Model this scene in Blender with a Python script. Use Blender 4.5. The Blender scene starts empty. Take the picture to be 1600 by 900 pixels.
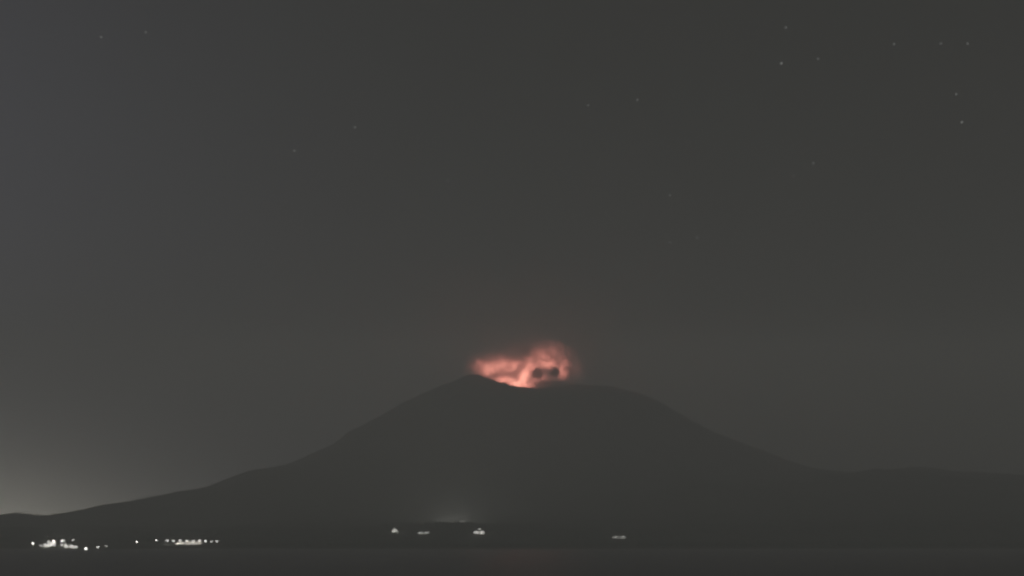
import bpy, bmesh, math, random
import numpy as np
from mathutils import Vector, Matrix

random.seed(7)
rng = np.random.RandomState(11)
C = bpy.context.scene
COL = C.collection

# ------------------------------------------------------------------ camera
FOC = 2476.0                      # focal length in photograph pixels (1600 wide)
CAMZ = 40.0
TILT = math.atan(387.0 / FOC)     # the horizon lies low in the frame
cam_d = bpy.data.cameras.new('camera')
cam = bpy.data.objects.new('camera', cam_d)
COL.objects.link(cam)
cam_d.sensor_width = 36.0
cam_d.lens = 36.0 * FOC / 1600.0
cam_d.clip_start = 1.0
cam_d.clip_end = 200000.0
cam.location = (0, 0, CAMZ)
cam.rotation_euler = (math.pi / 2 + TILT, 0, 0)
C.camera = cam
# a fixed-focus camera: the far shore and the mountain are a little soft
cam_d.dof.use_dof = True
cam_d.dof.focus_distance = 13.5
cam_d.dof.aperture_fstop = 2.8

# ------------------------------------------------------------------ view, sampling
C.view_settings.view_transform = 'Standard'
C.view_settings.look = 'None'
C.view_settings.gamma = 1.0
C.view_settings.exposure = 0.0
C.render.engine = 'CYCLES'
C.cycles.use_denoising = True
C.cycles.volume_bounces = 1
C.cycles.max_bounces = 6
C.cycles.diffuse_bounces = 2
C.cycles.glossy_bounces = 2
C.cycles.sample_clamp_indirect = 1.5
C.cycles.volume_step_rate = 0.3
C.cycles.volume_max_steps = 256


# ------------------------------------------------------------------ node helpers
class NT:
    def __init__(self, tree):
        self.t = tree
        tree.nodes.clear()

    def n(self, kind, **kw):
        nd = self.t.nodes.new(kind)
        for k, v in kw.items():
            setattr(nd, k, v)
        return nd

    def link(self, a, b):
        self.t.links.new(a, b)

    def put(self, sock, v):
        if hasattr(v, 'is_linked') or hasattr(v, 'links'):
            self.link(v, sock)
        else:
            sock.default_value = v

    def m(self, op, a, b=0.0, c=0.0, clamp=False):
        nd = self.n('ShaderNodeMath', operation=op, use_clamp=clamp)
        self.put(nd.inputs[0], a)
        self.put(nd.inputs[1], b)
        self.put(nd.inputs[2], c)
        return nd.outputs[0]

    def v(self, op, a, b=None):
        nd = self.n('ShaderNodeVectorMath', operation=op)
        self.put(nd.inputs[0], a)
        if b is not None:
            self.put(nd.inputs[1], b)
        return nd.outputs[1] if op in ('LENGTH', 'DOT_PRODUCT', 'DISTANCE') else nd.outputs[0]

    def mixc(self, f, a, b):
        nd = self.n('ShaderNodeMix', data_type='RGBA')
        self.put(nd.inputs[0], f)
        self.put(nd.inputs[6], a)
        self.put(nd.inputs[7], b)
        return nd.outputs[2]

    def scalec(self, col, f):
        nd = self.n('ShaderNodeVectorMath', operation='SCALE')
        self.put(nd.inputs[0], col)
        self.put(nd.inputs[3], f)
        return nd.outputs[0]

    def noise(self, vec, scale, detail=2.0, rough=0.5, dist=0.0):
        nd = self.n('ShaderNodeTexNoise')
        if vec is not None:
            self.link(vec, nd.inputs['Vector'])
        nd.inputs['Scale'].default_value = scale
        nd.inputs['Detail'].default_value = detail
        nd.inputs['Roughness'].default_value = rough
        nd.inputs['Distortion'].default_value = dist
        return nd


# ------------------------------------------------------------------ night sky
# Clear night sky: a dim grey zenith, a broad bluish brightening and a low warm
# dome of town light, both centred beyond the left edge of the frame.
SKY_BASE = 0.014
GLOW_BROAD = 0.86
GLOW_TOWN = 10.5
world = bpy.data.worlds.new('World')
C.world = world
world.use_nodes = True
w = NT(world.node_tree)
tc = w.n('ShaderNodeTexCoord')
sep = w.n('ShaderNodeSeparateXYZ')
w.link(tc.outputs['Generated'], sep.inputs[0])
X, Y, Z = sep.outputs
az = w.m('MULTIPLY', w.m('ARCTAN2', X, Y), 180 / math.pi)          # degrees right of the view axis
el = w.m('MULTIPLY', w.m('ARCSINE', Z), 180 / math.pi)
elp = w.m('MAXIMUM', el, 0.0)


def lobe(az0, saz, sel, p=1.0):
    a = w.m('DIVIDE', w.m('SUBTRACT', az, az0), saz)
    a = w.m('EXPONENT', w.m('MULTIPLY', w.m('MULTIPLY', a, a), -1.0))
    e = w.m('EXPONENT', w.m('MULTIPLY', elp, -1.0 / sel))
    return w.m('MULTIPLY', a, e)


nz = w.noise(tc.outputs['Generated'], 5.0, 3.0, 0.5)
mott = w.m('MULTIPLY_ADD', nz.outputs['Fac'], 0.70, 0.65)           # faint random mottling, imitates compression blockiness
nz2 = w.noise(tc.outputs['Generated'], 9.0, 2.0, 0.5)
tint = w.mixc(w.m('MULTIPLY_ADD', nz2.outputs['Fac'], 3.0, -1.0, clamp=True), (0.97, 1.03, 0.93, 1), (1.03, 0.98, 0.96, 1))
base = w.scalec(tint, w.m('MULTIPLY', mott, w.m('MULTIPLY_ADD', w.m('EXPONENT', w.m('MULTIPLY', elp, -1 / 12.0)), -SKY_BASE * 0.75, SKY_BASE)))
g1 = w.scalec((0.95, 0.95, 1.34), w.m('MULTIPLY', lobe(-34.0, 19.0, 8.0), GLOW_BROAD))
g2 = w.scalec((1.08, 1.02, 0.84), w.m('MULTIPLY', lobe(-25.0, 9.5, 1.75), GLOW_TOWN))
bg = w.n('ShaderNodeBackground')
w.link(w.v('ADD', w.v('ADD', base, g1), g2), bg.inputs[0])
bg.inputs[1].default_value = 1.0
wo = w.n('ShaderNodeOutputWorld')
w.link(bg.outputs[0], wo.inputs[0])

# ------------------------------------------------------------------ added distant fill lamp, no moon up: lifts haze and slopes
FILL_LIGHT = 0.462
sd = bpy.data.lights.new('airlight_fill', 'SUN')
sd.energy = FILL_LIGHT
sd.angle = math.radians(12)
sd.color = (1.0, 1.0, 0.96)
so = bpy.data.objects.new('airlight_fill', sd)
COL.objects.link(so)
so.rotation_euler = (math.radians(38), 0, math.radians(-35))        # high, from behind the camera's left

# ------------------------------------------------------------------ haze
HAZE = 0.00026
HX, HY0, HY1, HTOP = 11000.0, -2500.0, 13500.0, 1650.0


# ------------------------------------------------------------------ general helpers
def ray(px, py):
    u, v = (px - 800.0) / FOC, (450.0 - py) / FOC
    c, s = math.cos(TILT), math.sin(TILT)
    return Vector((u, c - v * s, s + v * c))


def at(px, py, y):
    r = ray(px, py)
    k = y / r.y
    return Vector((r.x * k, y, CAMZ + r.z * k))


def tag(o, label=None, cat=None, group=None, kind=None):
    if label: o['label'] = label
    if cat: o['category'] = cat
    if group: o['group'] = group
    if kind: o['kind'] = kind
    return o


def link(name, me, parent=None, loc=None):
    o = bpy.data.objects.new(name, me)
    COL.objects.link(o)
    if parent: o.parent = parent
    if loc is not None: o.location = loc
    return o


def empty(name, loc, rz=0.0):
    o = bpy.data.objects.new(name, None)
    COL.objects.link(o)
    o.location = loc
    o.rotation_euler = (0, 0, rz)
    return o


class MB:
    def __init__(self):
        self.bm = bmesh.new()

    def box(self, c, s, bevel=0.0, rz=0.0, taper=1.0):
        r = bmesh.ops.create_cube(self.bm, size=1.0)
        vs = r['verts']
        for v in vs:
            if v.co.z > 0:
                v.co.x *= taper
                v.co.y *= taper
            v.co = Vector((v.co.x * s[0], v.co.y * s[1], v.co.z * s[2]))
        if rz: bmesh.ops.rotate(self.bm, verts=vs, cent=(0, 0, 0), matrix=Matrix.Rotation(rz, 3, 'Z'))
        bmesh.ops.translate(self.bm, verts=vs, vec=c)
        if bevel:
            es = list({e for v in vs for e in v.link_edges})
            bmesh.ops.bevel(self.bm, geom=es, offset=bevel, segments=2, affect='EDGES')
        return self

    def cone(self, c, r1, r2, h, seg=10):
        bmesh.ops.create_cone(self.bm, cap_ends=True, segments=seg, radius1=r1, radius2=r2, depth=h,
                              matrix=Matrix.Translation(Vector(c) + Vector((0, 0, h / 2))))
        return self

    def bar(self, a, b, r, seg=8):
        a, b = Vector(a), Vector(b)
        d = b - a
        M = Matrix.Translation((a + b) / 2) @ d.to_track_quat('Z', 'Y').to_matrix().to_4x4()
        bmesh.ops.create_cone(self.bm, cap_ends=True, segments=seg, radius1=r, radius2=r, depth=d.length, matrix=M)
        return self

    def ball(self, c, r, sub=2, sz=1.0):
        bmesh.ops.create_icosphere(self.bm, subdivisions=sub, radius=r,
                                   matrix=Matrix.Translation(c) @ Matrix.Diagonal((1, 1, sz, 1)))
        return self

    def poly(self, pts, depth):
        vs = [self.bm.verts.new(p) for p in pts]
        f = self.bm.faces.new(vs)
        r = bmesh.ops.extrude_face_region(self.bm, geom=[f])
        vv = [g for g in r['geom'] if isinstance(g, bmesh.types.BMVert)]
        bmesh.ops.translate(self.bm, verts=vv, vec=depth)
        return self

    def mesh(self, name, mat, smooth=False):
        bmesh.ops.recalc_face_normals(self.bm, faces=self.bm.faces)
        me = bpy.data.meshes.new(name)
        self.bm.to_mesh(me)
        self.bm.free()
        me.materials.append(mat)
        if smooth:
            for p in me.polygons: p.use_smooth = True
        return me

    def build(self, name, mat, parent=None, loc=None, smooth=False):
        return link(name, self.mesh(name, mat, smooth), parent, loc)


def pmat(name, col, rough=0.8, metal=0.0, var=0.25, scale=0.4, bump=0.0):
    m = bpy.data.materials.new(name)
    m.use_nodes = True
    t = NT(m.node_tree)
    o = t.n('ShaderNodeOutputMaterial')
    b = t.n('ShaderNodeBsdfPrincipled')
    t.link(b.outputs[0], o.inputs[0])
    tcn = t.n('ShaderNodeTexCoord')
    nn = t.noise(tcn.outputs['Object'], scale, 5.0, 0.6)
    a = tuple(c * (1 - var) for c in col) + (1,)
    z = tuple(min(1, c * (1 + var)) for c in col) + (1,)
    t.link(t.mixc(nn.outputs['Fac'], a, z), b.inputs['Base Color'])
    b.inputs['Roughness'].default_value = rough
    b.inputs['Metallic'].default_value = metal
    if bump:
        bp = t.n('ShaderNodeBump')
        bp.inputs['Strength'].default_value = bump
        t.link(nn.outputs['Fac'], bp.inputs['Height'])
        t.link(bp.outputs[0], b.inputs['Normal'])
    return m


def emat(name, col, strength):
    m = bpy.data.materials.new(name)
    m.use_nodes = True
    t = NT(m.node_tree)
    o = t.n('ShaderNodeOutputMaterial')
    e = t.n('ShaderNodeEmission')
    e.inputs[0].default_value = tuple(col) + (1,)
    e.inputs[1].default_value = strength
    t.link(e.outputs[0], o.inputs[0])
    return m


M_conc = pmat('weathered_concrete', (0.42, 0.41, 0.38), 0.9, var=0.2, bump=0.2)
M_wall = pmat('painted_wall', (0.62, 0.61, 0.57), 0.8, var=0.1)
M_roof = pmat('dark_roof_sheet', (0.10, 0.11, 0.12), 0.6, 0.2)
M_steel = pmat('galvanised_steel', (0.42, 0.43, 0.44), 0.45, 0.8)
M_asph = pmat('asphalt', (0.06, 0.06, 0.06), 0.9, var=0.3)
M_rock = pmat('breakwater_stone', (0.20, 0.19, 0.18), 0.95, var=0.4, bump=0.4)
M_leaf = pmat('evergreen_foliage', (0.05, 0.07, 0.04), 0.9, var=0.5, scale=0.05)

# ------------------------------------------------------------------ terrain
VX, VY = 78.0, 9500.0             # centre of the summit crater
# silhouette of the mountain as (pixel x, pixel y): the flanks' heights at the distance of the summit
PROF = [(-600, 816.0), (-300, 810.0), (0, 809.0), (40, 803.6), (90, 809.4), (130, 801.6), (180, 790.9), (230, 781.4), (280, 770.7), (330, 763.7), (365, 748.9),
        (388, 740.4), (420, 733.7), (442, 729.3), (480, 713.7), (520, 696.1), (544, 676.5), (590, 653.0), (631, 629.3), (665, 613.7),
        (695, 600.3), (720, 592.3), (738, 583.7), (752, 587.4)]
PROFR = [(880, 600.4), (905, 602.0), (930, 602.5), (960, 604.4), (1000, 614.6), (1042, 634.8), (1075, 655.0), (1112, 674.6), (1150, 691.3), (1187, 703.4),
         (1225, 720.2), (1262, 732.4), (1319, 739.2), (1365, 739.3), (1405, 731.7), (1435, 733.4), (1465, 738.7), (1520, 740.9), (1581, 744.8),
         (1700, 755.8), (1900, 773.8), (2300, 803.8)]


def prof_fn(pr):
    rs, hs = [], []
    for px, py in pr:
        p = at(px, py, VY)
        rs.append(p.x - VX)
        hs.append(p.z)
    return np.array(rs), np.array(hs)


rl, hl = prof_fn(PROF)
rr, hr = prof_fn(PROFR)
RL, HL = -rl[::-1], hl[::-1]
RR, HR = rr, hr


RIMX = [735, 748, 770, 790, 815, 835, 870, 890, 905]
RIMY = [584.5, 588, 595, 601, 607.5, 608.5, 606, 602.5, 601.5]


def vnoise(x, y, seed):
    """smooth value noise in -1..1 on numpy arrays"""
    xi, yi = np.floor(x).astype(np.int64), np.floor(y).astype(np.int64)
    fx, fy = x - xi, y - yi
    fx, fy = fx * fx * fx * (fx * (6 * fx - 15) + 10), fy * fy * fy * (fy * (6 * fy - 15) + 10)

    def h(a, b):
        n = (a * 374761393 + b * 668265263 + seed * 974634777) & 0xffffffff
        n = ((n ^ (n >> 13)) * 1274126177) & 0xffffffff
        return ((n ^ (n >> 16)) & 0xffff) / 32767.5 - 1.0
    a, b = h(xi, yi), h(xi + 1, yi)
    c, d = h(xi, yi + 1), h(xi + 1, yi + 1)
    return (a * (1 - fx) + b * fx) * (1 - fy) + (c * (1 - fx) + d * fx) * fy


def fbm(x, y, seed, octv=4, gain=0.5):
    s, amp, tot = 0, 1.0, 0
    for k in range(octv):
        s = s + amp * vnoise(x * 2 ** k, y * 2 ** k, seed + k)
        tot += amp
        amp *= gain
    return s / tot


def sstep(a, b, x):
    t = np.clip((x - a) / (b - a), 0, 1)
    return t * t * (3 - 2 * t)


def shore(x):
    # low cape at the left that reaches nearer
    return 4960 + 90 * vnoise(x / 700, x * 0 + 3.1, 5) + 25 * vnoise(x / 130, x * 0 + 8.1, 6) \
        + 260 * sstep(1200, 3800, np.abs(x - 200)) * 0.5


def height(x, y):
    dx, dy = x - VX, y - VY
    r = np.hypot(dx, dy) + 1e-6
    th = np.arctan2(dx, -dy)                       # 0 towards the camera
    wgt = sstep(-0.75, 0.75, dx / r)
    lft = np.interp(r, RL, HL)
    rgt = np.interp(r, RR, HR)
    h = lft * (1 - wgt) + rgt * wgt
    # near side falls away to the coast, far side to the opposite shore
    d = y - shore(x)
    front = sstep(-100, 3600, d)
    front = 0.30 * sstep(0, 900, d) + 0.70 * front
    cut = np.where(dy < 0, front, 1 - 0.55 * sstep(300, 5500, dy))
    h = np.where(dy < 0, CAMZ + (h - CAMZ) * np.clip(y / VY, 0, 1) ** 1.12, h)
    hi = sstep(1600, 700, r)                        # the cone itself keeps its height
    h = h * (cut * (1 - hi) + hi)
    # erosion gullies running down the cone
    wob = 0.35 * fbm(x / 900, y / 900, 21, 3)
    g = np.abs(fbm(th * 9 + wob * 3, r / 2600 + 7, 31, 3, 0.55))
    ga = 62 * sstep(330, 900, r) * sstep(4300, 1500, r)
    h = h - ga * (0.32 - g) * 1.0 * sstep(-0.1, 0.9, np.cos(th) * 0.9 + 0.25)
    h = h + 16 * fbm(x / 420, y / 420, 41, 5) * sstep(350, 1500, r)
    h = h + 6.0 * fbm(x / 60, y / 60, 47, 3) + 5 * fbm(x / 170, y / 170, 49, 3) * sstep(350, 900, r)
    # summit crater: high shoulder at the left, low rim towards the camera
    rim = 285 + 12 * fbm(th * 2.2, th * 0 + 1.5, 51, 3)
    rx = VX + rim * np.sin(th)
    ry = VY - rim * np.cos(th)
    rpy = np.interp(800 + FOC * rx / ry, RIMX, RIMY) + 1.6 * fbm(th * 7, r / 90, 57, 3)
    zc = CAMZ + (837.0 - rpy) / FOC * ry
    zc = zc - 45 * sstep(0.2, -0.8, np.cos(th)) * sstep(1, 0.4, np.abs(np.sin(th)))
    zc = zc - 0.30 * np.maximum(r - rim, 0) * sstep(0.0, 0.8, np.cos(th))
    fr_ = sstep(0.0, 0.8, np.cos(th))
    near = sstep(400 + 240 * fr_, 305 + 25 * fr_, r)
    h = h * (1 - near) + zc * near
    bowl = sstep(rim, rim - 170, r)
    h = h - bowl * 210
    # low coastal hills: the dark mound in front of the floodlit slope, and others
    for (cx, cy, sx, sy, a) in ((-150, 5950, 230, 170, 15), (-620, 5800, 330, 200, 4), (700, 5750, 600, 230, 5),
                                (1900, 5900, 700, 300, 12), (-2300, 6100, 500, 300, 16)):
        h = h + a * np.exp(-((x - cx) / sx) ** 2 - ((y - cy) / sy) ** 2)
    # hollow behind the mound
    h = h - 24 * np.exp(-((x + 235) / 210) ** 2 - ((y - 6260) / 120) ** 2)
    # flat coastal terrace, then the beach
    d2 = y - shore(x)
    terr = 5 + 0.045 * np.maximum(d2, 0)
    k = sstep(60, 620, d2)
    h = terr * (1 - k) + h * k
    h = np.maximum(h, 2.0)
    return -3.2 + (h + 3.2) * sstep(-30, 22, d2)


xs = np.concatenate([np.arange(-9500, -3600, 110.0), np.arange(-3600, 3900, 15.0), np.arange(3900, 9501, 110.0)])
ys = np.concatenate([np.arange(4700, 6700, 15.0), np.arange(6700, 9000, 24.0), np.arange(9000, 10400, 14.0), np.arange(10400, 13300, 120.0)])
GX, GY = np.meshgrid(xs, ys)
GZ = height(GX, GY)


def grid_mesh(name, GX, GY, GZ, mat):
    ny, nx = GX.shape
    co = np.stack([GX, GY, GZ], -1).reshape(-1, 3).astype(np.float32)
    idx = np.arange(ny * nx).reshape(ny, nx)
    q = np.stack([idx[:-1, :-1], idx[:-1, 1:], idx[1:, 1:], idx[1:, :-1]], -1).reshape(-1, 4)
    me = bpy.data.meshes.new(name)
    me.vertices.add(len(co))
    me.vertices.foreach_set('co', co.ravel())
    me.loops.add(q.size)
    me.loops.foreach_set('vertex_index', q.ravel().astype(np.int32))
    me.polygons.add(len(q))
    me.polygons.foreach_set('loop_start', np.arange(0, q.size, 4, dtype=np.int32))
    me.polygons.foreach_set('use_smooth', np.ones(len(q), dtype=bool))
    me.update(calc_edges=True)
    me.materials.append(mat)
    return me


def ground(x, y):
    return float(height(np.array([float(x)]), np.array([float(y)]))[0])


def hit(px, py, y0=4800.0, y1=9000.0):
    """where the line of sight through a photograph pixel meets the terrain"""
    yy = np.arange(y0, y1, 4.0)
    r = ray(px, py)
    x = r.x / r.y * yy
    z = CAMZ + r.z / r.y * yy
    g = height(x, yy)
    i = int(np.argmax(g >= z))
    return Vector((x[i], yy[i], g[i]))


mt = bpy.data.materials.new('volcano_ground')
mt.use_nodes = True
t = NT(mt.node_tree)
o_ = t.n('ShaderNodeOutputMaterial')
b_ = t.n('ShaderNodeBsdfPrincipled')
t.link(b_.outputs[0], o_.inputs[0])
geo = t.n('ShaderNodeNewGeometry')
sp = t.n('ShaderNodeSeparateXYZ')
t.link(geo.outputs['Position'], sp.inputs[0])
big = t.noise(geo.outputs['Position'], 0.004, 6, 0.6)
fine = t.noise(geo.outputs['Position'], 0.06, 4, 0.65)
forest = t.mixc(fine.outputs['Fac'], (0.028, 0.038, 0.022, 1), (0.070, 0.080, 0.050, 1))
ash = t.mixc(big.outputs['Fac'], (0.10, 0.097, 0.090, 1), (0.17, 0.163, 0.152, 1))
lvl = t.m('ADD', sp.outputs[2], t.m('MULTIPLY', big.outputs['Fac'], 340.0))
k_ = t.n('ShaderNodeMapRange')
t.link(lvl, k_.inputs[0])
k_.inputs[1].default_value = 430
k_.inputs[2].default_value = 640
t.link(t.mixc(k_.outputs[0], forest, ash), b_.inputs['Base Color'])
b_.inputs['Roughness'].default_value = 0.95
b_.inputs['Specular IOR Level'].default_value = 0.1
bp = t.n('ShaderNodeBump')
bp.inputs['Strength'].default_value = 0.6
bp.inputs['Distance'].default_value = 6.0
t.link(fine.outputs['Fac'], bp.inputs['Height'])
t.link(bp.outputs[0], b_.inputs['Normal'])

volc = link('volcano', grid_mesh('volcano', GX, GY, GZ, mt))
tag(volc, 'dark cone of a volcano above the coast, crater glowing at its summit', kind='structure')

# ------------------------------------------------------------------ sea
ms = bpy.data.materials.new('night_sea')
ms.use_nodes = True
t = NT(ms.node_tree)
o_ = t.n('ShaderNodeOutputMaterial')
b_ = t.n('ShaderNodeBsdfPrincipled')
t.link(b_.outputs[0], o_.inputs[0])
b_.inputs['Base Color'].default_value = (0.150, 0.148, 0.150, 1)
b_.inputs['Roughness'].default_value = 0.40
b_.inputs['IOR'].default_value = 1.333
geo = t.n('ShaderNodeNewGeometry')
mp = t.n('ShaderNodeMapping')
mp.inputs['Scale'].default_value = (1.0, 1.6, 1.0)
t.link(geo.outputs['Position'], mp.inputs[0])
n1 = t.noise(mp.outputs[0], 0.09, 5, 0.6)
n2 = t.noise(mp.outputs[0], 0.006, 3, 0.5)
bp = t.n('ShaderNodeBump')
bp.inputs['Strength'].default_value = 0.8
bp.inputs['Distance'].default_value = 0.35
t.link(t.m('MULTIPLY', n1.outputs['Fac'], t.m('MULTIPLY_ADD', n2.outputs['Fac'], 0.8, 0.6)), bp.inputs['Height'])
t.link(bp.outputs[0], b_.inputs['Normal'])
SX = np.linspace(-10800, 10800, 60)
SY = np.linspace(-2300, 13400, 60)
gx, gy = np.meshgrid(SX, SY)
sea = link('sea', grid_mesh('sea', gx, gy, gx * 0, ms))
tag(sea, 'dark calm sea strait in front of the volcano', kind='structure')

# ------------------------------------------------------------------ eruption
PM = 3.84                          # metres per photograph pixel at the crater


def P(px, py, dy=0.0):
    return at(px, py, VY + dy)


def lump(name, c, s, amp, seed, mat, sub=4, fr=2.2):
    bm = bmesh.new()
    bmesh.ops.create_icosphere(bm, subdivisions=sub, radius=1.0)
    from mathutils import noise as mn
    for v in bm.verts:
        n = mn.fractal(v.co * fr + Vector((seed, seed * 1.7, 0)), 1.0, 2.0, 4)
        k = 1 + amp * n
        v.co = Vector((v.co.x * s[0] * k, v.co.y * s[1] * k, v.co.z * s[2] * k))
    me = bpy.data.meshes.new(name)
    bm.to_mesh(me)
    bm.free()
    me.materials.append(mat)
    for p in me.polygons: p.use_smooth = True
    return link(name, me, None, c)


def blob_field(t, pos, blobs):
    """sum of soft blobs (centre, radii, amplitude) in object space"""
    tot = None
    for c, s, a in blobs:
        d = t.v('SUBTRACT', pos, tuple(c))
        d = t.v('DIVIDE', d, tuple(s))
        q = t.v('DOT_PRODUCT', d, d)
        g = t.m('MULTIPLY', t.m('EXPONENT', t.m('MULTIPLY', q, -1.0)), a)
        tot = g if tot is None else t.m('ADD', tot, g)
    return tot


# glowing gas and ash thrown up out of the crater: hot, so it gives off light
gc = P(818, 572, 0)
gm = bpy.data.materials.new('incandescent_ash')
gm.use_nodes = True
t = NT(gm.node_tree)
o_ = t.n('ShaderNodeOutputMaterial')
pv = t.n('ShaderNodeVolumePrincipled')
t.link(pv.outputs[0], o_.inputs['Volume'])
tcn = t.n('ShaderNodeTexCoord')
wn = t.noise(tcn.outputs['Object'], 0.022, 2, 0.5)
warp = t.scalec(t.v('SUBTRACT', wn.outputs['Color'], (0.5, 0.5, 0.5)), 34.0)
pos = t.v('ADD', tcn.outputs['Object'], warp)


def gb(px, py, wx, wz, a, dy=0.0, wy=34.0):
    q = P(px, py, dy) - gc
    return (q, (wx * PM, wy, wz * PM), a)


GLOW = [
    # soft, dim upper parts of the two lobes
    gb(776, 572, 27, 13, 0.46), gb(794, 580, 26, 13, 0.45),
    gb(856, 558, 20, 14, 0.36), gb(862, 549, 25, 14, 0.10), gb(846, 592, 16, 10, 0.30), gb(840, 566, 16, 12, 0.32),
    # bright heart
    gb(765, 579, 9, 8, 0.75), gb(800, 570, 14, 6, 0.42), gb(788, 596, 16, 6, 1.0), gb(806, 600, 14, 6, 1.1),
    gb(818, 588, 8, 10, 1.25), gb(824, 600, 12, 8, 0.75), gb(828, 574, 9, 10, 0.6),
    gb(858, 570, 14, 5, 0.75), gb(879, 582, 7, 8, 0.75), gb(882, 570, 8, 10, 0.3),
    gb(852, 582, 26, 9, 0.10, -190, 40.0), gb(748, 574, 8, 9, 0.25), gb(902, 577, 19, 17, 0.05), gb(815, 560, 48, 18, 0.045),  # dim red veil, right halo and wide haze, put in as emission
]
fld = blob_field(t, pos, GLOW)
n3 = t.noise(t.v('ADD', tcn.outputs['Object'], (40.0, 310.0, 95.0)), 0.023, 5, 0.62, 0.4)
tex = t.m('MULTIPLY_ADD', n3.outputs['Fac'], 4.0, -1.10)
tex = t.m('MAXIMUM', tex, 0.18)
glow = t.m('MULTIPLY', fld, tex)
EMI = 0.145
t.link(t.m('MULTIPLY', glow, EMI), pv.inputs['Emission Strength'])
hot = t.n('ShaderNodeMapRange')
t.link(glow, hot.inputs[0])
hot.inputs[1].default_value = 0.3
hot.inputs[2].default_value = 1.3
t.link(t.mixc(hot.outputs[0], (1.0, 0.29, 0.22, 1), (1.0, 0.42, 0.30, 1)), pv.inputs['Emission Color'])
pv.inputs['Color'].default_value = (0.45, 0.40, 0.37, 1)
t.link(t.m('MULTIPLY', fld, 0.0018), pv.inputs['Density'])
cloud = lump('incandescent_ash_cloud', gc, (360, 175, 190), 0.10, 3.3, gm)
tag(cloud, 'salmon red incandescent ash cloud boiling out of the summit crater', 'ash cloud')


# dark billows of cooler ash rolling in front of the glow
def billow_mat(name, s, dens, col, seed):
    m = bpy.data.materials.new(name)
    m.use_nodes = True
    t = NT(m.node_tree)
    o_ = t.n('ShaderNodeOutputMaterial')
    pv = t.n('ShaderNodeVolumePrincipled')
    t.link(pv.outputs[0], o_.inputs['Volume'])
    tcn = t.n('ShaderNodeTexCoord')
    d = t.v('DIVIDE', tcn.outputs['Object'], tuple(s))
    rr_ = t.v('LENGTH', d)
    off = t.v('ADD', tcn.outputs['Object'], (seed * 91.0, seed * 37.0, 0))
    nn = t.noise(off, 0.045, 4, 0.6)
    q = t.m('ADD', rr_, t.m('MULTIPLY_ADD', nn.outputs['Fac'], 0.6, -0.30))
    k = t.n('ShaderNodeMapRange', interpolation_type='SMOOTHSTEP')
    t.link(q, k.inputs[0])
    k.inputs[1].default_value = 0.95
    k.inputs[2].default_value = 0.45
    k.inputs[3].default_value = 0.0
    k.inputs[4].default_value = dens
    t.link(k.outputs[0], pv.inputs['Density'])
    pv.inputs['Color'].default_value = tuple(col) + (1,)
    return m


BILL = [  # px, py, rx, rz (px), density, dy, label
    (840, 583.5, 11.5, 11.5, 0.045, -95, 'round black ash billow just right of the middle of the glow'),
    (867, 581.5, 11.0, 10.5, 0.045, -95, 'round dark ash billow below the glowing arch, right of its black twin'),
    (775, 584, 8.5, 7.0, 0.016, -95, 'brown ash puff at the left end of the glow'),
    (792, 584, 9.5, 6.0, 0.014, -95, 'small brown ash puff between the left puff and the bright core'),
    (808, 581, 9.5, 7.5, 0.011, -95, 'faint brown ash puff beside the brightest spot of the glow'),
    (860, 600, 38.0, 10.0, 0.018, -120, 'low bank of dark ash over the right part of the crater rim'),
    (823, 549, 13.0, 11.0, 0.010, -95, 'dark wedge of ash hanging between the two glowing lobes'),
]
for i, (px, py, rx, rz_, dn, dy, lab) in enumerate(BILL):
    s = (rx * PM, max(rx, 8) * PM * 0.8, rz_ * PM)
    if i == 5: s = (rx * PM, 45, rz_ * PM)
    m = billow_mat('dark_ash', s, dn, (0.10, 0.09, 0.085), i + 1.3)
    b = lump('ash_billow', P(px, py, dy), tuple(q * 1.6 for q in s), 0.06, i * 2.1 + 1, m, sub=3)
    tag(b, lab, 'ash billow', 'dark ash billows in front of the crater glow')

# thin ash plume drifting up and to the right of the crater
pm_ = bpy.data.materials.new('drifting_ash')
pm_.use_nodes = True
t = NT(pm_.node_tree)
o_ = t.n('ShaderNodeOutputMaterial')
pv = t.n('ShaderNodeVolumePrincipled')
t.link(pv.outputs[0], o_.inputs['Volume'])
tcn = t.n('ShaderNodeTexCoord')
pc = P(890, 520, 60)
wn = t.noise(tcn.outputs['Object'], 0.008, 3, 0.5)
pos = t.v('ADD', tcn.outputs['Object'], t.scalec(t.v('SUBTRACT', wn.outputs['Color'], (0.5, 0.5, 0.5)), 130.0))


def pb(px, py, wx, wz, a, wy=110.0):
    return (P(px, py, 60) - pc, (wx * PM, wy, wz * PM), a)


fl = blob_field(t, pos, [pb(835, 545, 40, 22, 0.7), pb(885, 535, 36, 26, 0.9), pb(925, 500, 34, 26, 1.0), pb(915, 560, 30, 26, 0.7)])
nn = t.noise(tcn.outputs['Object'], 0.014, 4, 0.6)
t.link(t.m('MULTIPLY', t.m('MULTIPLY', fl, t.m('MAXIMUM', t.m('MULTIPLY_ADD', nn.outputs['Fac'], 3.0, -0.9), 0.0)), 0.0024), pv.inputs['Density'])
pv.inputs['Color'].default_value = (0.62, 0.62, 0.60, 1)
pl = lump('ash_plume', pc, (105 * PM, 220, 90 * PM), 0.10, 9.1, pm_)
tag(pl, 'faint grey ash plume drifting up and right above the crater', 'ash plume')

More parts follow.
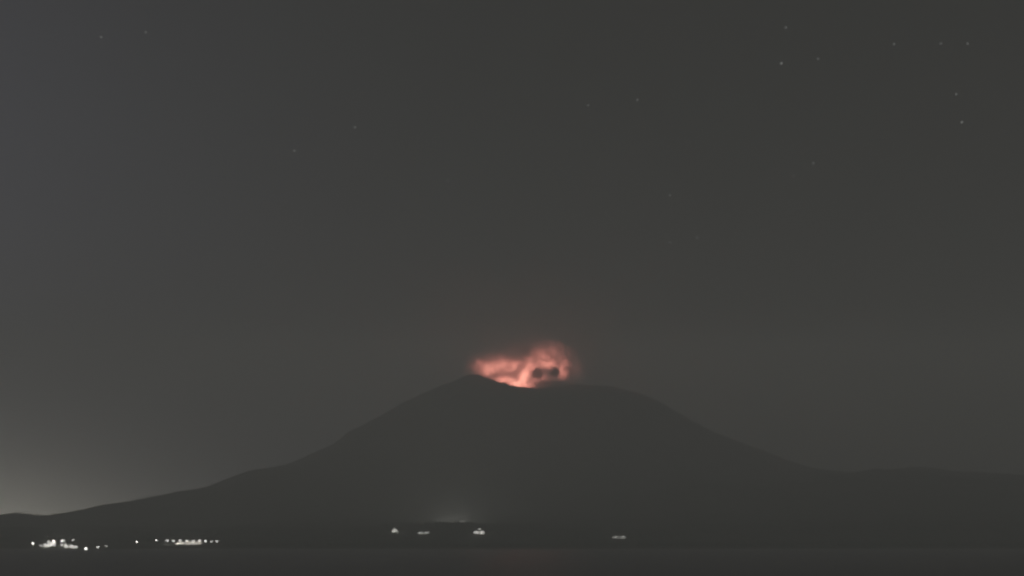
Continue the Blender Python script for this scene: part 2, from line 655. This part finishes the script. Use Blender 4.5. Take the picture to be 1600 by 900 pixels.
# lava surface in the bottom of the crater and the light it throws
ml = bpy.data.materials.new('lava')
ml.use_nodes = True
t = NT(ml.node_tree)
o_ = t.n('ShaderNodeOutputMaterial')
e_ = t.n('ShaderNodeEmission')
tcn = t.n('ShaderNodeTexCoord')
vo = t.n('ShaderNodeTexVoronoi', feature='DISTANCE_TO_EDGE')
vo.inputs['Scale'].default_value = 0.03
t.link(tcn.outputs['Object'], vo.inputs['Vector'])
kk = t.m('SUBTRACT', 1.0, t.m('MULTIPLY', vo.outputs[0], 3.0), clamp=True)
t.link(t.mixc(kk, (0.25, 0.02, 0.005, 1), (1.0, 0.22, 0.05, 1)), e_.inputs[0])
t.link(t.m('MULTIPLY_ADD', kk, 3.0, 0.3), e_.inputs[1])
t.link(e_.outputs[0], o_.inputs[0])
zf = ground(VX, VY)
bm = bmesh.new()
ring = []
for k in range(48):
    a = k / 48 * math.tau
    rad = 118 + 16 * math.sin(3 * a + 1) + 9 * math.sin(7 * a)
    ring.append(bm.verts.new((rad * math.cos(a), rad * math.sin(a), 0)))
f = bm.faces.new(ring)
r_ = bmesh.ops.extrude_face_region(bm, geom=[f])
bmesh.ops.translate(bm, verts=[g for g in r_['geom'] if isinstance(g, bmesh.types.BMVert)], vec=(0, 0, 9))
bmesh.ops.recalc_face_normals(bm, faces=bm.faces)
me = bpy.data.meshes.new('lava_pool')
bm.to_mesh(me)
bm.free()
me.materials.append(ml)
lava = link('lava_pool', me, None, (VX, VY, zf + 4))
tag(lava, 'pool of red lava in the bottom of the summit crater', 'lava')
ld = bpy.data.lights.new('lava_light', 'POINT')
ld.energy = 4.2e5
ld.color = (1.0, 0.30, 0.20)
ld.shadow_soft_size = 40
lo = bpy.data.objects.new('lava_light', ld)
COL.objects.link(lo)
lo.parent = lava
lo.location = (0, 0, 150)


# ------------------------------------------------------------------ lights of the coast
def lamp_light(parent, loc, watts, size=0.6, col=(1.0, 0.97, 0.90), name='lamp_light'):
    d = bpy.data.lights.new(name, 'POINT')
    d.energy = watts * 2.2
    d.color = col
    d.shadow_soft_size = size
    o = bpy.data.objects.new(name, d)
    COL.objects.link(o)
    o.parent = parent
    o.location = loc
    return o


lamp_mats = {}


def lamp_mat(st, col=(1.0, 0.98, 0.93)):
    k = (round(st, 2), col)
    if k not in lamp_mats: lamp_mats[k] = emat('lamp_glass', col, st * 2.1)
    return lamp_mats[k]


def street_lamp(px, py, y, st, watts, label, group=None, r=1.1, col=(1.0, 0.98, 0.93), name='street_lamp'):
    """mast whose lantern shows at pixel (px, py), standing on the ground at distance y"""
    st *= 1.35
    r *= 1.5
    p = at(px, py, y)
    g = max(ground(p.x, p.y), 0.3)
    H = max(p.z - g, 2.5)
    e = empty(name, (p.x, p.y + 1.6, g - 0.5))
    tag(e, label, 'street lamp', group)
    MB().cone((0, 0, 0), 0.22, 0.12, H + 1.3, 8).build('pole', M_steel, e)
    MB().bar((0, 0, H + 1.2), (0, -1.6, H + 1.45), 0.09, 6).build('arm', M_steel, e)
    MB().ball((0, -1.6, H + 0.5), r, 2, 0.62).build('lantern', lamp_mat(st, col), e, smooth=True)
    MB().cone((0, -1.6, H + 0.5 + r * 0.55), r * 0.9, r * 0.3, 0.35, 10).build('hood', M_roof, e)
    if watts: lamp_light(e, (0, -1.6, H - 0.6), watts)
    return e


def flood_mast(px, py, y, st, watts, label, wpx=3.0, group=None, rz=0.0):
    """mast with a rack of floodlights at pixel (px, py)"""
    p = at(px, py, y)
    g = max(ground(p.x, p.y), 0.3)
    H = max(p.z - g, 4)
    e = empty('floodlight_mast', (p.x, p.y + 1.2, g - 0.5), rz)
    tag(e, label, 'floodlight', group)
    wd = wpx * y / FOC
    MB().cone((0, 0, 0), 0.3, 0.16, H + 1.5, 8).build('pole', M_steel, e)
    MB().box((0, -0.3, H + 0.5), (wd, 0.2, 0.2)).build('crossbar', M_steel, e)
    n = 4
    for k in range(n):
        x = (k - (n - 1) / 2) * wd / n
        h = MB().box((x, -0.75, H + 0.5), (wd / n * 0.9, 0.6, wd / n * 0.9), 0.08).build('lamp_housing', M_steel, e)
        MB().box((x, -1.10, H + 0.5), (wd / n * 0.82, 0.08, wd / n * 0.82)).build('lamp_glass', lamp_mat(st), h)
    if watts: lamp_light(e, (0, -2.6, H + 0.2), watts, 1.0)
    return e


def building(px, py, y, wpx, hpx, st, label, watts=0, storeys=2, tower=None, roof='flat', cat='building'):
    """lit waterfront building whose base middle shows at pixel (px, py)"""
    p = at(px, py, y)
    g = max(ground(p.x, p.y), 0.4)
    W, H, D = wpx * y / FOC, hpx * y / FOC, 14.0
    e = empty('building', (p.x, p.y + D / 2, g))
    tag(e, label, cat)
    MB().box((0, 0, H / 2 - 1), (W, D, H + 2), 0.1).build('wall', M_wall, e)
    if roof == 'gable':
        MB().poly([(-W / 2 - .5, -D / 2 - .8, H + .02), (W / 2 + .5, -D / 2 - .8, H + .02), (W / 2 + .5, 0, H + 3.2), (-W / 2 - .5, 0, H + 3.2)], (0, 0, .3)) \
            .poly([(-W / 2 - .5, D / 2 + .8, H + .02), (W / 2 + .5, D / 2 + .8, H + .02), (W / 2 + .5, 0, H + 3.21), (-W / 2 - .5, 0, H + 3.21)], (0, 0, .3)) \
            .build('roof', M_roof, e)
    else:
        rf = MB().box((0, 0, H + 0.25), (W + 1.2, D + 1.2, 0.46), 0.05).build('roof', M_roof, e)
        MB().box((W * 0.22, 1, H + 1.2), (2.4, 2.4, 1.4), 0.05).build('roof_unit', M_steel, rf)
    nb = max(2, int(W / 4.2))
    sh = H / storeys
    wm = lamp_mat(st * 0.55)
    fm = MB().box((0, 0, 0), (W / nb * 0.78 + .3, 0.12, sh * 0.62 + .3)).mesh('window', M_steel)
    gm_ = MB().box((0, 0, 0), (W / nb * 0.78, 0.10, sh * 0.62)).mesh('pane', wm)
    for s in range(storeys):
        for k in range(nb):
            if s == 0 and k == nb // 2: continue
            wo_ = link('window', fm, e, ((k - (nb - 1) / 2) * W / nb, -D / 2 - 0.07, sh * (s + 0.52)))
            link('pane', gm_, wo_, (0, -0.10, 0))
    d = MB().box((((nb // 2) - (nb - 1) / 2) * W / nb, -D / 2 - 0.08, min(sh * .4, 1.3)), (W / nb * 0.6, 0.14, min(sh * .8, 2.5))).build('door', M_roof, e)
    MB().box((0, -D / 2 - 1.2, sh + 0.05), (W * 0.9, 2.3, 0.22)).build('canopy', M_steel, e)
    if tower:
        tw, thh = tower[0] * y / FOC, tower[1] * y / FOC
        MB().box((tower[2] * y / FOC, 0, H + 0.5 + thh / 2), (tw, tw, thh), 0.08, taper=0.6).build('stair_tower', M_wall, e)
        MB().box((tower[2] * y / FOC, -tw / 2 - 0.15, H + thh * 0.62), (tw * 0.5, 0.2, thh * 0.45)).build('window', wm, e)
    if watts:
        for s in (-1, 1):
            fl_ = MB().box((s * W * 0.3, -D / 2 - 2.6, sh + 0.25), (1.4, 0.5, 0.6), 0.06).build('floodlight', lamp_mat(st * 3), e)
            lamp_light(e, (s * W * 0.3, -D / 2 - 4.5, sh + 1.0), watts / 2, 0.8)
    return e


# harbour at the left: base of the buildings just above the waterline
YH = 5060
street_lamp(52, 849, YH + 60, 9, 2500, 'pale harbour lamp at the far left end of the bright harbour cluster', r=1.9)
street_lamp(64, 852.5, YH + 20, 2.0, 300, 'faint low lamp between the far left lamp and the bright harbour hall', r=1.4)
building(73, 853.5, YH, 9, 5, 3.0, 'low brightly lit harbour building with a lit front, left end of the harbour cluster', 9000, 1)
building(81, 851, YH + 45, 10, 6, 3.4, 'brightest harbour building, lit slightly pink, left part of the cluster', 9000, 2)
flood_mast(76, 846.5, YH + 70, 5.0, 9000, 'rack of floodlights over the brightest harbour building', 4)
street_lamp(84, 845.5, YH + 80, 9, 3000, 'pinkish white lamp on the right corner of the brightest harbour building', r=2.0, col=(1.0, 0.86, 0.78))
flood_mast(98, 845, YH + 70, 6.0, 10000, 'tall floodlight mast in the middle of the harbour cluster', 5)
building(99, 851, YH + 30, 7, 4, 2.2, 'small lit shed under the tall floodlight mast', 3000, 1)
street_lamp(114, 843.3, YH + 110, 3.2, 800, 'small dim lamp high above the right half of the harbour cluster', r=1.5)
building(107, 854.5, YH - 10, 12, 4.5, 3.0, 'long low lit harbour hall right of the tall floodlight mast', 7000, 1, roof='gable')
flood_mast(105, 850.5, YH + 14, 4.0, 5000, 'low rack of floodlights at the left end of the long hall', 4)
building(117, 855, YH - 20, 7, 3.6, 3.0, 'small bright kiosk at the right end of the harbour cluster', 5000, 1)
street_lamp(153, 855, YH - 30, 5.0, 1000, 'dim lone lamp right of the bright breakwater light', r=1.5)
street_lamp(165.5, 853.3, YH + 5, 1.8, 250, 'very faint lamp, last one right of the harbour before the gap', r=1.3)
street_lamp(213.5, 847, 5180, 5.5, 1500, 'lone small lamp in the dark between harbour and coast road lamps', r=1.7)

# breakwater reaching towards the camera with the solo light on its head
bw = empty('breakwater', (at(134, 860, 4400).x, 4400, 0))
tag(bw, 'dark rubble breakwater in front of the harbour, bright light on its head', 'breakwater')
MB().box((0, 290, 0.2), (9, 580, 3.0), 0.3, taper=0.6).build('core', M_rock, bw)
stones = MB()
for k in range(260):
    yy_ = random.uniform(-6, 560)
    s_ = random.choice((-1, 1))
    r0 = random.uniform(0.9, 1.9)
    stones.box((s_ * random.uniform(3, 6.5), yy_, random.uniform(-0.3, 1.1)), (r0 * 1.5, r0 * 1.7, r0), rz=random.random() * 3)
tag(stones.build('armour_stones', M_rock, bw), kind='stuff')
tp = at(134, 857.5, 4400)
hl_ = empty('harbour_light', (tp.x, 4400, 1.6))
tag(hl_, 'single very bright round light low over the water, right of the harbour cluster', 'harbour light')
MB().cone((0, 0, 0), 1.5, 1.1, 1.2, 12).build('base', M_conc, hl_)
MB().cone((0, 0, 1.2), 0.5, 0.4, 0.9, 10).build('post', M_steel, hl_)
MB().ball((0, 0, 3.3), 3.5, 3, 0.66).build('lantern', lamp_mat(4.6), hl_, smooth=True)
MB().cone((0, 0, 5.7), 1.0, 0.2, 0.8, 10).build('cap', M_roof, hl_)
lamp_light(hl_, (0, -4.5, 4.0), 2500, 1.0)

# coast road: pale retaining wall with a row of lamps
YR = 5200
row = [(244.5, 844.0, 3.6), (261, 844.6, 3.4), (271, 845.2, 3.0), (281.5, 845.0, 4.4), (292, 845.0, 3.8), (302, 845.4, 4.6),
       (312, 845.0, 4.0), (321, 845.8, 3.2), (330.5, 846.2, 1.9), (339, 846.0, 3.4)]
names = ['first lamp at the left end of the coast road row, set a little apart', 'second lamp from the left in the coast road row, above the curved ramp',
         'third lamp from the left in the coast road row', 'fourth lamp from the left, where the lit retaining wall begins',
         'fifth lamp from the left, above the middle of the lit retaining wall', 'sixth lamp from the left, brightest of the coast road row',
         'seventh lamp from the left, at the right end of the lit retaining wall', 'eighth lamp from the left, just past the retaining wall',
         'ninth lamp from the left, faintest of the coast road row', 'last lamp at the right end of the coast road row']
for (px, py, st), lab in zip(row, names):
    street_lamp(px, py, YR, st, 1500 if 255 < px < 316 else 500, lab, 'lamps along the coast road', r=1.75)
p0, p1 = at(272, 849, YR - 3), at(315, 849, YR - 3)
rw = empty('retaining_wall', ((p0.x + p1.x) / 2, YR - 1.0, 0))
tag(rw, 'long pale concrete retaining wall lit below the coast road lamps', 'wall')
L = p1.x - p0.x
npan = 18
zt, zb = at(0, 847.2, YR).z, at(0, 851, YR).z
pan = MB().box((0, 0, 0), (L / npan - 0.15, 0.8, zt - zb), 0.06).mesh('panel', M_conc)
for k in range(npan):
    link('panel', pan, rw, (-L / 2 + (k + .5) * L / npan, 0, (zt + zb) / 2))
MB().box((0, 0.05, zt + 0.2), (L + 0.6, 1.3, 0.36), 0.05).build('coping', M_conc, rw)
MB().box((0, 0.9, zb - 3), (L, 1.0, 8)).build('footing', M_conc, rw)
for s_ in range(5):
    lamp_light(rw, (-L / 2 + (s_ + .5) * L / 5, -9, (zt + zb) / 2 + 1), 6500, 1.0, name='wall_fill')  # added fill lamps without fixtures, brighten the wall front
# curved ramp running down from the wall's left end
rp = empty('ramp', (at(266, 851, YR - 25).x, YR - 25, 0))
tag(rp, 'pale curved ramp dropping towards the shore at the left end of the lit wall', 'ramp')
mb = MB()
for k in range(9):
    u = k / 8
    a = at(259 + 15 * u, 848.5 + 4.3 * u ** 0.7, YR - 10 - 60 * u)
    mb.box((a.x - rp.location.x, a.y - rp.location.y, a.z - 1.6), (5.0, 8.0, 2.2), 0.1, rz=-0.3 * u)
mb.build('deck', M_conc, rp)
for k in range(2):
    lamp_light(rp, (-8 + 14 * k, -12, at(0, 848, YR).z - 1), 3500, 1.0, name='ramp_light')


# ---- separate lights on the lower slope, each where its line of sight meets the ground
def place(px, py):
    q = hit(px, py)
    return q.y


y_ = place(617, 832)
building(617, 832, y_, 9, 3.0, 1.5, 'small lit building with a bright pointed top, left of the three slope lights', 7000, 1, tower=(3.2, 3.0, 0))
flood_mast(616.5, 825.8, y_ - 3, 2.2, 3500, 'short floodlight mast over the leftmost lit building on the slope', 2.4)
y_ = place(662, 834)
building(662, 833.5, y_, 17, 2.6, 1.35, 'long low lit building, dimmer strip between the two peaked lights', 3500, 1)
y_ = place(748.5, 834)
building(748.5, 834, y_, 16, 3.4, 2.4, 'brightest lit building on the lower slope, below the dark mound', 12000, 1, roof='gable')
flood_mast(749.5, 826.6, y_ - 3, 3.0, 5000, 'floodlight mast rising from the brightest slope building', 2.6)
y_ = place(968, 841)
building(967.5, 840.5, y_, 19, 3.0, 0.85, 'isolated low building with a dim arched lit front, rightmost light on the coast', 3000, 1, roof='gable')

# floodlit ground behind the dark mound
for k, (px, yy_, lab) in enumerate(((692, 6350, 'left floodlight hidden in the hollow behind the dark mound'),
                                    (707, 6360, 'middle floodlight hidden in the hollow behind the dark mound'),
                                    (723, 6350, 'right floodlight hidden in the hollow behind the dark mound'))):
    x_ = at(px, 815, yy_).x
    g_ = ground(x_, yy_)
    e = empty('floodlight_mast', (x_, yy_, g_ - .5))
    tag(e, lab, 'floodlight', 'floodlights behind the mound')
    MB().cone((0, 0, 0), .2, .12, 6, 8).build('pole', M_steel, e)
    h_ = MB().box((0, .3, 6.1), (2.2, .6, .8), .06).build('lamp_housing', M_steel, e)
    MB().box((0, .64, 6.1), (2.0, .06, .65)).build('lamp_glass', lamp_mat(3.0), h_)
    lamp_light(e, (0, 3.0, 7), 170000, 1.0)

# ------------------------------------------------------------------ coastal trees: a dark wooded belt, one mass
base_m = []
for sd_ in range(4):
    bm = bmesh.new()
    bmesh.ops.create_icosphere(bm, subdivisions=1, radius=1.0)
    rr0 = random.Random(sd_)
    for v in bm.verts: v.co *= rr0.uniform(0.7, 1.25)
    bm.verts.ensure_lookup_table()
    base_m.append((np.array([v.co[:] for v in bm.verts]), np.array([[q.index for q in f.verts] for f in bm.faces])))
    bm.free()
N = 9000
tx = rng.uniform(-2400, 2400, N)
ty = shore(tx) + 45 + rng.rand(N) ** 1.5 * 900
tz = height(tx, ty)
keep = (fbm(tx / 160, ty / 160, 77, 3) > -0.25) & ((tx > -900) | (ty > 5330))
# keep clearings around the lamps and houses
for (cx, cy, rad) in [(o.location.x, o.location.y, 42) for o in bpy.data.objects if o.parent is None and o.get('category') in ('street lamp', 'floodlight', 'building')]:
    keep &= ~((np.abs(tx - cx) < rad) & (ty < cy + 14) & (ty > cy - 420))
vs, fs, off = [], [], 0
for x_, y_, z_ in zip(tx[keep], ty[keep], tz[keep]):
    bv, bf = base_m[rng.randint(4)]
    s_ = rng.uniform(3.0, 6.5)
    hgt = rng.uniform(4, 9)
    a = rng.rand() * 6.28
    R_ = np.array([[math.cos(a), -math.sin(a), 0], [math.sin(a), math.cos(a), 0], [0, 0, 1]])
    vv = (bv @ R_.T) * np.array([s_, s_, s_ * rng.uniform(.8, 1.4)]) + np.array([x_, y_, z_ + hgt * .5])
    vs.append(vv)
    fs.append(bf + off)
    off += len(bv)
vs = np.concatenate(vs)
fs = np.concatenate(fs)
me = bpy.data.meshes.new('coastal_wood')
me.vertices.add(len(vs))
me.vertices.foreach_set('co', vs.astype(np.float32).ravel())
me.loops.add(fs.size)
me.loops.foreach_set('vertex_index', fs.ravel().astype(np.int32))
me.polygons.add(len(fs))
me.polygons.foreach_set('loop_start', np.arange(0, fs.size, 3, dtype=np.int32))
me.update(calc_edges=True)
me.materials.append(M_leaf)
tag(link('coastal_wood', me), 'dark wood covering the shore at the foot of the volcano', 'wood', kind='stuff')

# ------------------------------------------------------------------ stars, far beyond the haze
STARS = [(1221, 99, 1.0, 'brightest star, high in the right half of the sky'),
         (1503, 191, 1.0, 'bright star near the upper right corner'),
         (98, 661, 4.0, 'lone star low at the far left above the sky glow'),
         (1089, 371, .75, 'right star of the small trio above and right of the crater'),
         (1047, 379, .6, 'lower left star of the small trio right of the crater'),
         (1047, 305, .65, 'upper star of the small trio right of the crater'),
         (555, 199, .6, 'star left of the middle of the upper sky'),
         (460, 236, .6, 'star lower left of the one beside the upper middle'),
         (1271, 255, .55, 'upper star of a close faint pair in the right sky'),
         (1240, 275, .45, 'lower star of a close faint pair in the right sky'),
         (158, 58, .6, 'star near the upper left corner'),
         (228, 50, .5, 'fainter star just right of the one near the upper left corner'),
         (1228, 43, .5, 'faint star straight above the brightest star'),
         (1278, 92, .4, 'very faint star just right of the brightest star'),
         (1397, 69, .5, 'left star of a faint line of three at the top right'),
         (1470, 68, .5, 'middle star of a faint line of three at the top right'),
         (1512, 68, .5, 'right star of a faint line of three at the top right'),
         (1494, 147, .6, 'star just above the bright one near the upper right corner'),
         (919, 165, .45, 'very faint star in the upper sky right of the middle'),
         (996, 156, .4, 'very faint star high between middle and brightest star'),
         (700, 282, .45, 'very faint star left above the crater')]
star_mats = {}
sm = {}
for px, py, b, lab in STARS:
    k = b
    if k not in sm:
        r = 33.0
        mm = emat('starlight', (1.0, 1.0, 0.97), 0.46 * b)
        mb = MB().ball((0, 0, 0), r, 2)
        sm[k] = mb.mesh('star', mm, True)
    o = link('star', sm[k], None, at(px, py, 40000.0))
    tag(o, lab, 'star', 'stars in the night sky')

# ------------------------------------------------------------------ haze box round camera and scene
mh = bpy.data.materials.new('night_haze')
mh.use_nodes = True
t = NT(mh.node_tree)
o_ = t.n('ShaderNodeOutputMaterial')
pv = t.n('ShaderNodeVolumePrincipled')
t.link(pv.outputs[0], o_.inputs['Volume'])
pv.inputs['Density'].default_value = HAZE
pv.inputs['Color'].default_value = (0.96, 0.967, 0.945, 1)
pv.inputs['Anisotropy'].default_value = 0.0
hz = MB().box((0, (HY0 + HY1) / 2, (HTOP - 4.4) / 2), (HX * 2, HY1 - HY0, HTOP + 4.4)).build('haze', mh)
tag(hz, 'thin even night haze over the strait and the volcano', kind='stuff')
